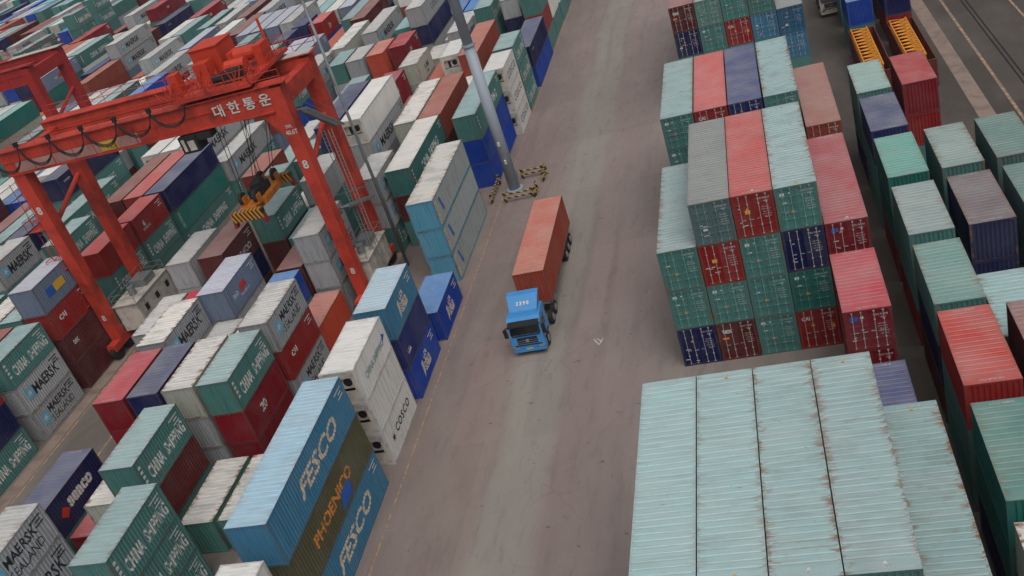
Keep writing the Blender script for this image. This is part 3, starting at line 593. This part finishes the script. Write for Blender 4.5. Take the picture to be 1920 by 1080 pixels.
# ---------------------------------------------------------------- truck with its trailer
def truck(x,y,cabm,label,txt=True):
    root=link('truck',None,loc=(x,y,0)); tag(root,label,'truck')        # y = front bumper, facing -y
    b=MB()
    def pr(prof,x0,x1,m=0):
        n=len(prof); b.poly([(x0,a,c) for a,c in prof][::-1],m); b.poly([(x1,a,c) for a,c in prof],m)
        for (a,c),(a2,c2) in zip(prof,prof[1:]+prof[:1]): b.quad((x0,a,c),(x0,a2,c2),(x1,a2,c2),(x1,a,c),m)
    prof=[(.12,.45),(0,.75),(.05,1.75),(.42,2.75),(.62,2.98),(2.25,3.05),(2.28,.95),(1.75,.95),(1.62,1.05),(.72,1.05),(.6,.9),(.55,.42)]
    pr([(a,c) for a,c in prof][::-1],-1.22,1.22)
    cab=link('cab',b.mesh('cab',[cabm]),root)
    mod=cab.modifiers.new('bevel','BEVEL'); mod.width=.05; mod.segments=2; mod.limit_method='ANGLE'
    b=MB(); b.hexa([(-1.02,1.15,3.08),(1.02,1.15,3.08),(1.02,2.3,3.08),(-1.02,2.3,3.08)],[(-1.16,2.1,3.92),(1.16,2.1,3.92),(1.16,2.55,4.0),(-1.16,2.55,4.0)])
    ob=link('roof_deflector',b.mesh('roof_deflector',[cabm]),cab)
    b=MB(); b.hexa([(-1.0,.98,2.99),(1.0,.98,2.99),(1.0,1.1,3.0),(-1.0,1.1,3.0)],[(-.98,1.05,3.14),(.98,1.05,3.14),(.98,1.14,3.15),(-.98,1.14,3.15)]); link('roof_lamp_bar',b.mesh('lamp',[cabm]),cab)
    if txt:
        for i,ch in enumerate('3390'):
            o=put_text(cab,ch,PW,FRONT,(0,0,0),.26,name='number',bold=.06); M=Matrix.Translation((-.39+.26*i,1.58,3.505))@Matrix.Rotation(-R_(48.5),4,'X')@FRONT.to_4x4()@Matrix.Diagonal((.3,.3,1,1)); o.matrix_local=M
    b=MB(); b.poly([(-1.12,.035,1.85),(1.12,.035,1.85),(1.04,.385,2.72),(-1.04,.385,2.72)]); link('windscreen',b.mesh('windscreen',[GLASS]),cab)
    b=MB(); b.hexa([(-1.15,-.2,2.62),(1.15,-.2,2.62),(1.12,.3,2.66),(-1.12,.3,2.66)],[(-1.15,-.2,2.7),(1.15,-.2,2.7),(1.12,.4,2.8),(-1.12,.4,2.8)]); link('sun_visor',b.mesh('sun_visor',[DARK]),cab)
    for s in (-1,1):
        b=MB(); b.box(s*1.225-.006,.7,1.75,s*1.225+.006,1.55,2.5); link('side_window',b.mesh('side_window',[GLASS]),cab)
        b=MB(); b.box(s*1.42-.13,-.02,1.75,s*1.42+.13,.12,2.45); b.tube((s*1.1,.25,2.55),(s*1.42,.05,2.5),.03); link('mirror',b.mesh('mirror',[DARK]),cab)
        b=MB(); b.box(s*.92-.2,-.02,.68,s*.92+.2,.05,.88); link('headlight',b.mesh('headlight',[CHR]),cab)
        b=MB(); b.box(s*1.23-.02,.5,1.02,s*1.23+.02,1.85,1.14); link('wheel_arch',b.mesh('arch',[DARK]),cab)
    b=MB(); b.tube((-.5,-.0,1.8),(.05,.1,2.15),.018,4); b.tube((.4,.0,1.8),(.95,.1,2.15),.018,4); link('wiper',b.mesh('wiper',[DARK]),cab)
    b=MB(); b.box(-1.0,-.03,.93,1.0,.02,1.0); b.box(-1.05,.01,1.72,1.05,.045,1.8); link('trim',b.mesh('trim',[DARK]),cab)
    b=MB()
    for i in range(4): b.box(-.75,-.02,1.1+.14*i,.75,.04,1.18+.14*i)
    link('grille',b.mesh('grille',[DARK]),cab)
    b=MB()
    for i in range(2): b.box(-.7,-.035,1.2+.16*i,.7,-.018,1.225+.16*i)
    b.poly([(.13*math.cos(t*math.pi/6),-.04,1.36+.13*math.sin(t*math.pi/6)) for t in range(12)]); link('badge',b.mesh('badge',[CHR]),cab)
    b=MB(); b.box(-.26,-.04,.55,.26,-.005,.72); link('number_plate',b.mesh('plate',[PY]),cab)
    b=MB(); b.box(-1.2,-.05,.42,1.2,.3,.62); link('bumper',b.mesh('bumper',[cabm]),cab)
    b=MB()
    for s in (-.42,.42): b.box(s-.06,1.2,.85,s+.06,16.9,1.12)
    b.box(-1.2,4.9,1.12,1.2,5.15,1.3); b.box(-1.2,16.6,1.12,1.2,16.85,1.3)
    for yy in (7,9,11,13,15): b.box(-1.15,yy,1.12,1.15,yy+.12,1.28)
    for s in (-1,1): b.box(s*1.12-.06,4.9,1.1,s*1.12+.06,16.85,1.28)
    for s in (-1,1): b.box(s*.95-.25,5.6,.4,s*.95+.25,6.4,1.0)
    link('chassis',b.mesh('chassis',[GREY]),root)
    wm=MB(); wm.tube((-.16,0,0),(.16,0,0),.52,20); wmesh=wm.mesh('wheel',[DARK],False)
    rm=MB(); rm.tube((-.02,0,0),(.02,0,0),.28,14); rmesh=rm.mesh('rim',[CHR])
    for yy in (1.2,4.0,5.3,13.2,14.5,15.8):
        for s in (-1,1):
            wl=link('wheel',wmesh,root,(s*1.05,yy,.52)); link('rim',rmesh,wl,(s*.17,0,0))
    return root
truck(-11.05,4.05,CABB,'blue tractor unit and trailer hauling a rust red container down the road')
container(-11.0,8.95+6.096,1.32,12.192,2.72,'s','',True,None,2,walls=(150,66,48),rust=.05,label='long rust red container riding on the trailer of the blue truck',group=None)
truck(16.2,62.5,WHSE,'white truck standing between the stacks at the top edge',False)
# ---------------------------------------------------------------- light mast and barrier
r=link('light_mast',None,loc=(-16.95,33.0,0)); tag(r,'thick tall grey light mast rising beside the road inside the striped barrier','light mast')
b=MB(); b.tube((0,0,.3),(0,0,15),.56,20,0,.52); link('lower_shaft',b.mesh('mast',[MASTG],True),r)
b=MB(); b.tube((0,0,15),(0,0,38),.48,20,0,.38); link('upper_shaft',b.mesh('mast',[MASTG],True),r)
b=MB(); b.tube((0,0,0),(0,0,.3),.85,20); b.tube((0,0,14.9),(0,0,15.1),.64,20); link('flange',b.mesh('flange',[MASTG]),r)
b=MB(); b.box(.5,-.2,1.2,.62,.2,2.0); link('hatch',b.mesh('hatch',[GREY]),r)
b=MB(); b.tube((.1,-.66,3.2),(.1,-.66,3.6),.12); b.box(-.1,-.75,5.1,.15,-.6,5.5); link('junction_box',b.mesh('box',[PW]),r)
t=NT('barrier_stripes'); tc=t.n('ShaderNodeTexCoord'); sx=t.n('ShaderNodeSeparateXYZ'); t.l(tc.outputs['Object'],sx.inputs[0])
q=t.math('ADD',t.math('ADD',sx.outputs[0],sx.outputs[1]),sx.outputs[2]); sn=t.math('SINE',t.math('MULTIPLY',q,9.0)); t.l(t.mix(t.step(sn,-.05,.05),lin((168,142,80)),lin((40,34,30))),t.b.inputs['Base Color']); STR=t.m
def barrier(x,y,ang,L,label):
    r=link('barrier',None,loc=(x,y,0),rot=(0,0,ang)); tag(r,label,'barrier','striped steel barriers round the light mast')
    for s in (0,L):
        b=MB(); b.tube((s,0,0),(s,0,1.05),.14,8); link('post',b.mesh('post',[STR]),r)
    for z in (.45,.85):
        b=MB(); b.tube((.14,0,z),(L-.14,0,z),.085,8); link('rail',b.mesh('rail',[STR]),r)
barrier(-17.5,30.6,0,2.7,'yellow and black striped barrier on the near side of the light mast')
barrier(-16.5,35.4,0,2.1,'short striped barrier on the far side of the light mast')
barrier(-18.9,30.9,math.pi/2,4.3,'striped barrier between the light mast and the blue containers')
barrier(-14.5,30.6,math.pi/2,1.2,'short striped barrier on the road side of the mast, nearest camera')
barrier(-14.1,33.7,math.pi/2,1.8,'short striped barrier on the road side of the mast, farther back')
# thin mast beside the crane
r=link('lamp_pole',None,loc=(-25.4,21.6,0)); tag(r,'thin grey pole with a cable running up beside the right crane leg','pole')
b=MB(); b.tube((0,0,0),(0,0,25.2),.16,10,0,.12); link('shaft',b.mesh('shaft',[GREY],True),r)
b=MB(); b.box(-.5,-.3,25.2,.5,.3,25.6); b.tube((-.3,-.35,25.7),(-.3,.1,25.9),.3,10); b.tube((.35,-.3,25.7),(.35,.2,25.8),.22,10); link('lamp_head',b.mesh('lamp_head',[CRED2]),r)
# ---------------------------------------------------------------- gantry crane
def gantry(ox,oy,main,label,full=True,dx=0):
    r=link('gantry_crane',None,loc=(ox,oy,0)); tag(r,label,'crane','rubber tyred gantry cranes over the stacks')
    X0,X1=-24.9,0; Y0,Y1=0,6.6; zt=18.6; H=2.1
    def part(n,b,m,p=None,sm=False): return link(n,b.mesh(n,m if isinstance(m,list) else [m],sm),p or r)
    for x in (X0,X1):
        for y in (Y0,Y1):
            b=MB(); a,c=.5,.62; zl=zt+H-.25 if x==X1 else zt
            b.hexa([(x-a,y-c*.75,1.6),(x+a,y-c*.75,1.6),(x+a,y+c*.75,1.6),(x-a,y+c*.75,1.6)],[(x-a*1.15,y-c,zl),(x+a*1.15,y-c,zl),(x+a*1.15,y+c,zl),(x-a*1.15,y+c,zl)])
            lg=part('leg',b,main)
            if full and y==Y0:
                o=put_text(lg,'8',PW,FRONT,(x,y-c*.98,14.0 if x==X1 else 15.2),.75,name='number',bold=.03)
                put_text(lg,'8',PW,FRONT,(x+.05,y-c*.82-.02,4.0),.6,name='number',bold=.03)
        b=MB(); b.box(x-.45,Y0-1.6,.95,x+.45,Y1+1.6,1.6); part('sill_beam',b,main)
        for y in (Y0-1.1,Y0+.9,Y1-.9,Y1+1.1):
            b=MB(); b.tube((x-.25,y,.75),(x+.25,y,.75),.75,16); wl=part('wheel',b,DARK)
    for y in (Y0,Y1):
        b=MB(); b.box(X0-.9,y-.55,zt,X1-.3,y+.55,zt+H); b.box(X0-.9,y-.75,zt+H,X1+1.0,y+.75,zt+H+.08)
        for k in range(12): xx=X0+2*k; b.box(xx-.05,y-.6,zt,xx+.05,y-.55,zt+H)
        b.box(X0-.9,y-.7,zt+.02,X1-.6,y-.55,zt+.14); b.box(X0-.9,y-.62,zt+H*.55,X1-.6,y-.55,zt+H*.55+.06)
        g=part('girder',b,main)
    for x in (X0,X1):
        b=MB(); b.box(x-.45,Y0+.55,zt+.1,x+.45,Y1-.55,zt+1.5); part('cross_beam',b,main)
    b=MB(); b.box(X1-6.8,Y1-.7,zt+H+.085,X1+.8,Y1+.72,zt+H+.12); part('girder_deck',b,CTOP)
    if full:
        b=MB(); b.box(X0+.3,Y0-.585,zt+.2,X0+12.3,Y0-.56,zt+H*.52); part('side_panel',b,CPALE)
        b=MB(); b.box(X0+8.6,Y0-.6,zt+.25,X0+10.2,Y0-.59,zt+1.0); part('warning_board',b,PY)
        put_text(r,'9.820',PK,FRONT,(X0+9.6,Y0-.605,zt+.5),.3,name='lettering')
        put_text(r,'\ub300 \ud55c \ud1b5 \uc6b4',PW,FRONT,(X1-3.0,Y0-.63,zt+1.15),1.0,5.0,name='lettering',bold=.02)
        put_text(r,'SWL',PW,FRONT,(X1+.0,Y0-.64,17.3),.28,.55,name='lettering',bold=.02); put_text(r,'40.6T',PW,FRONT,(X1+.05,Y0-.635,16.8),.4,1.0,name='lettering',bold=.02)
        b=MB(); b.hexa([(X1-1.9,Y0-.5,zt-.02),(X1-.5,Y0-.5,zt-.02),(X1-.5,Y0+.5,zt-.02),(X1-1.9,Y0+.5,zt-.02)],[(X1-.56,Y0-.5,zt-2.2),(X1-.5,Y0-.5,zt-2.2),(X1-.5,Y0+.5,zt-2.2),(X1-.56,Y0+.5,zt-2.2)]); part('leg_bracket',b,main)
    # walkway railings
    for y,s in ((Y0-.75,0),(Y1+.75,1)):
        b=MB()
        for zz in (.6,1.1): b.tube((X0-.9,y,zt+H+zz),(X1+1,y,zt+H+zz),.03,5)
        for k in range(14): xx=X0-.9+k*(26.8/13); b.tube((xx,y,zt+H),(xx,y,zt+H+1.1),.025,5)
        part('railing',b,main)
    # struts between legs on each side, stairs
    for x in (X0,X1):
        b=MB(); b.tube((x,Y0+.4,13.4),(x,Y1-.3,15.6),.22,8); part('strut',b,main)
    if full:
        for (za,zb,ya,yb) in ((18.2,14.6,.4,5.6),(9.4,7.6,.6,5.9)):
            b=MB()
            for dx_ in (.7,1.5):
                b.hexa([(dx_-.04,ya,za-.25),(dx_+.04,ya,za-.25),(dx_+.04,yb,zb-.25),(dx_-.04,yb,zb-.25)],[(dx_-.04,ya,za),(dx_+.04,ya,za),(dx_+.04,yb,zb),(dx_-.04,yb,zb)])
                b.tube((dx_,ya,za+1),(dx_,yb,zb+1),.025,5)
            n=22
            for i in range(n):
                f=i/(n-1); y=ya+(yb-ya)*f; z=za+(zb-za)*f; b.box(.74,y-.11,z-.1,1.46,y+.11,z-.07)
            part('stair',b,GREY)
        b=MB()
        for dx_ in (.75,1.05,1.4,1.7):
            b.tube((dx_,2.6,2.2),(dx_,2.6,15.3),.04,5)
        z=2.4
        while z<15: b.tube((.75,2.6,z),(1.05,2.6,z),.02,4); b.tube((1.4,2.6,z),(1.7,2.6,z),.02,4); z+=.33
        part('ladder',b,GALV)
        b=MB()
        for k in range(12):
            zz=3+k*1.25; b.tube((X0-.75,-.5,zz),(X0-1.45,-.5,zz),.03,4); b.tube((X0-1.45,-.5,zz),(X0-1.45,.3,zz),.03,4); b.tube((X0-1.45,.3,zz),(X0-.75,.3,zz),.03,4)
        for p in ((-.75,-.5),(-1.45,-.5),(-1.45,.3),(-.75,.3)): b.tube((X0+p[0],p[1],2.2),(X0+p[0],p[1],18),.03,4)
        part('ladder_cage',b,CRED)
        for z in (5.5,9.5,13.5):
            b=MB(); b.box(X0-2.0,-.9,z,X0-.6,.9,z+.06)
            for p in ((-2,-.9),(-.6,-.9),(-2,.9),(-2,0)): b.tube((X0+p[0],p[1],z),(X0+p[0],p[1],z+1.1),.03,4)
            b.tube((X0-2,-.9,z+1.1),(X0-.6,-.9,z+1.1),.03,4); b.tube((X0-2,-.9,z+1.1),(X0-2,.9,z+1.1),.03,4); part('landing',b,CRED)
    # machine houses at the foot
    def house(x,y,sz,name,wins):
        b=MB(); b.box(x,y,1.65,x+sz[0],y+sz[1],1.65+sz[2]); b.box(x-.12,y-.12,1.65+sz[2],x+sz[0]+.12,y+sz[1]+.12,1.65+sz[2]+.12)
        for i in range(1,4): yy=y+sz[1]*i/4; b.box(x+sz[0],yy-.03,1.7,x+sz[0]+.04,yy+.03,1.6+sz[2])
        h_=part(name,b,WHSE)
        for i in range(wins):
            b=MB(); yy=y+sz[1]*(i+.6)/wins; b.box(x+sz[0]+.001,yy-.25,2.9,x+sz[0]+.05,yy+.25,3.5); link('vent',b.mesh('vent',[DARK]),h_)
        b=MB()
        zz=1.77+sz[2]
        for (px,py) in ((x,y),(x+sz[0],y),(x+sz[0],y+sz[1]),(x,y+sz[1])): b.tube((px,py,zz),(px,py,zz+1),.03,4)
        for q in (.5,1): b.path([(x,y,zz+q),(x+sz[0],y,zz+q),(x+sz[0],y+sz[1],zz+q),(x,y+sz[1],zz+q),(x,y,zz+q)],.025,4)
        link('railing',b.mesh('railing',[GALV]),h_)
        b=MB(); b.tube((x+sz[0]*.5,y+sz[1]*.3,zz),(x+sz[0]*.5,y+sz[1]*.3,zz+.8),.35,10); b.box(x+.3,y+sz[1]*.5,zz,x+sz[0]-.4,y+sz[1]*.8,zz+.7); link('exhaust_unit',b.mesh('unit',[GREY]),h_)
    if full:
        house(-.9,.9,(1.9,5.0,2.3),'engine_house',0); house(X0+.55,.7,(2.4,6.0,2.6),'electrical_house',3)
    else: house(X0+.55,.7,(2.0,5.0,2.4),'electrical_house',2)
    # trolley with machinery
    tx=X1-4.9 if full else X0+4
    b=MB(); b.box(tx-3.2,-.9,zt+H+.35,tx+3.4,Y1+.9,zt+H+.65)
    for y in (Y0,Y1):
        for s in (-2.6,2.6): b.tube((tx+s,y-.12,zt+H+.3),(tx+s,y+.12,zt+H+.3),.26,12)
    tr=part('trolley',b,main)
    zz=zt+H+.65
    b=MB(); b.box(tx-2.8,3.4,zz,tx-.4,6.4,zz+2.4); b.box(tx-2.9,3.3,zz+2.4,tx-.3,6.5,zz+2.48); link('machine_house',b.mesh('machine_house',[CHOUSE]),tr)
    b=MB(); b.box(tx-2.0,1.6,zz,tx-.8,2.9,zz+1.7); link('control_cabinet',b.mesh('cabinet',[CHOUSE]),tr)
    b=MB(); b.box(tx-3.7,.3,zz,tx-2.9,1.2,zz+1.7); link('control_cabinet',b.mesh('cabinet',[CHOUSE]),tr)
    b=MB(); b.tube((tx+.4,4.3,zz+1.0),(tx+2.4,4.3,zz+1.0),.6,16); b.tube((tx+.5,2.2,zz+.8),(tx+2.2,2.2,zz+.8),.5,14); b.box(tx+2.5,3.4,zz,tx+3.2,5.2,zz+1.6); b.box(tx+.1,3.5,zz,tx+.5,5.1,zz+1.5); b.tube((tx+2.9,5.4,zz),(tx+2.9,5.4,zz+3.2),.12,8); link('winch_drum',b.mesh('winch',[CHOUSE]),tr)
    b=MB(); b.box(tx+.7,.4,zz,tx+2.2,1.4,zz+.9); b.tube((tx-.2,.7,zz+.5),(tx+.8,.7,zz+.5),.35,10); link('motor',b.mesh('motor',[DARK]),tr)
    b=MB(); rg=random.Random(4)
    for q in (.55,1.1): b.path([(tx-3.2,-.9,zz+q),(tx+3.4,-.9,zz+q),(tx+3.4,Y1+.9,zz+q),(tx-3.2,Y1+.9,zz+q),(tx-3.2,-.9,zz+q)],.03,4)
    for k in range(8): b.tube((tx-3.2+.943*k,-.9,zz),(tx-3.2+.943*k,-.9,zz+1.1),.03,4); b.tube((tx+3.4,-.9+k*1.2,zz),(tx+3.4,-.9+k*1.2,zz+1.1),.03,4)
    for k in range(60):
        p=Vector((tx+rg.uniform(-4.5,3.2),rg.uniform(-.5,2.4),zz)); b.tube(p,p+Vector((rg.uniform(-.8,.8),rg.uniform(-.5,.5),rg.uniform(.3,1.4))),.045,4)
    link('railing',b.mesh('railing',[CRED]),tr)
    tc_=tx-3.6; b=MB(); b.box(tc_-.8,-.9,zt-1.5,tc_+.7,.6,zt-.1); b.box(tc_+.7,-.7,zt-.7,tc_+2.0,.3,zt-.1); cb=link('operator_cab',b.mesh('operator_cab',[DARK]),tr)
    b=MB(); b.box(tc_-.6,-.93,zt-1.3,tc_-.35,-.9,zt-.3); b.box(tc_-.1,-.93,zt-1.3,tc_+.5,-.9,zt-.5); link('cab_window',b.mesh('cab_window',[WHSE]),cb)
    # festoon cable loops
    n=6; xa=X0-1.4; xb=X1-7.2
    for i in range(n):
        x0_=xa+(xb-xa)*i/n; x1_=xa+(xb-xa)*(i+1)/n; b=MB()
        for dz in (0,.09,.18):
            pts=[]
            for k in range(9):
                f=k/8; pts.append((x0_+(x1_-x0_)*f,Y0-1.15-dz*.4,zt+H+.4-dz-(1.9-i*.1)*(1-(2*f-1)**2)**.6))
            b.path(pts,.04,5)
        b.box(x0_-.16,Y0-1.25,zt+H+.35,x0_+.16,Y0-1.0,zt+H+.75)
        part('festoon_loop',b,DARK)
    return r,tx
g1,tx=gantry(-27.2,15.2,CRED,'bright red gantry crane with white lettering straddling the near left stacks')
gantry(-75.3,51.0,CRED3,'darker red gantry crane farther back at the left edge of the photo',False)
# spreader hanging from the trolley
sx_,sy_,sz_=-32.9,16.4,11.2
r=link('spreader',None,loc=(sx_,sy_,sz_)); r.scale=(1.15,1.15,1.2); tag(r,'orange spreader frame hanging on wire ropes below the red crane','spreader')
b=MB(); b.box(-.5,-2.6,0,.5,2.6,.55); b.box(-.95,-1.4,.2,-.5,1.4,.6); b.box(.5,-1.4,.2,.95,1.4,.6); link('main_beam',b.mesh('main_beam',[SPR]),r)
t=NT('spreader_stripes'); tc=t.n('ShaderNodeTexCoord'); sxn=t.n('ShaderNodeSeparateXYZ'); t.l(tc.outputs['Object'],sxn.inputs[0]); sn=t.math('SINE',t.math('MULTIPLY',t.math('ADD',sxn.outputs[0],t.math('MULTIPLY',sxn.outputs[2],.4)),20)); t.l(t.mix(t.step(sn,-.1,.1),lin((190,130,35)),lin((46,36,28))),t.b.inputs['Base Color'])
for s in (-1,1):
    b=MB(); y=s*2.85; b.box(-1.2,y-.25,-.1,1.2,y+.25,.55); link('end_beam',b.mesh('end_beam',[t.m]),r)
    for q in (-1,1):
        b=MB(); b.hexa([(q*1.2-.12,y-.2,-.5),(q*1.2+.12,y-.2,-.5),(q*1.2+.12,y+.2,-.5),(q*1.2-.12,y+.2,-.5)],[(q*1.05-.12,y-.2,.3),(q*1.05+.12,y-.2,.3),(q*1.05+.12,y+.2,.3),(q*1.05-.12,y+.2,.3)]); link('corner_guide',b.mesh('guide',[CRED2]),r)
        b=MB(); b.tube((q*.55-.12,s*1.75,1.0),(q*.55+.12,s*1.75,1.0),.45,14); link('sheave',b.mesh('sheave',[DARK]),r)
        b=MB(); b.box(q*.55-.2,s*1.75-.3,.5,q*.55+.2,s*1.75+.3,1.15); link('sheave_bracket',b.mesh('bracket',[SPR]),r)
b=MB(); b.box(-.45,-1.0,.55,.45,.9,1.15); b.tube((-.3,.2,1.2),(.3,.2,1.2),.4,12); b.box(-.2,-.8,1.1,.5,-.2,1.5); link('hydraulic_unit',b.mesh('unit',[DARK]),r)
r2=link('wire_rope',None,g1); r2.matrix_world=Matrix.Identity(4)
bpy.data.objects.remove(r2)
b=MB(); gx=-27.2+tx
for s in (-1,1):
    for q in (-1,1):
        for e in (-.25,.25):
            b.tube((gx+27.2+q*1.6+e*.3,s*2.2+3.3+e,20.7),(sx_+27.2+q*.55+e*.5,sy_-15.2+s*1.75,sz_+1.1),.03,4)
link('wire_rope',b.mesh('wire_rope',[DARK]),g1)
# ---------------------------------------------------------------- haze
b=MB(); b.box(-240,-75,-1,60,300,42)
t=NT('haze_air'); t.t.nodes.remove(t.b); pv=t.n('ShaderNodeVolumePrincipled'); pv.inputs['Density'].default_value=.00018; pv.inputs['Color'].default_value=(.93,.95,1,1); pv.inputs['Anisotropy'].default_value=.2
t.l(pv.outputs[0],t.t.nodes['Material Output'].inputs['Volume'])
tag(link('haze',b.mesh('haze',[t.m])),kind='stuff')
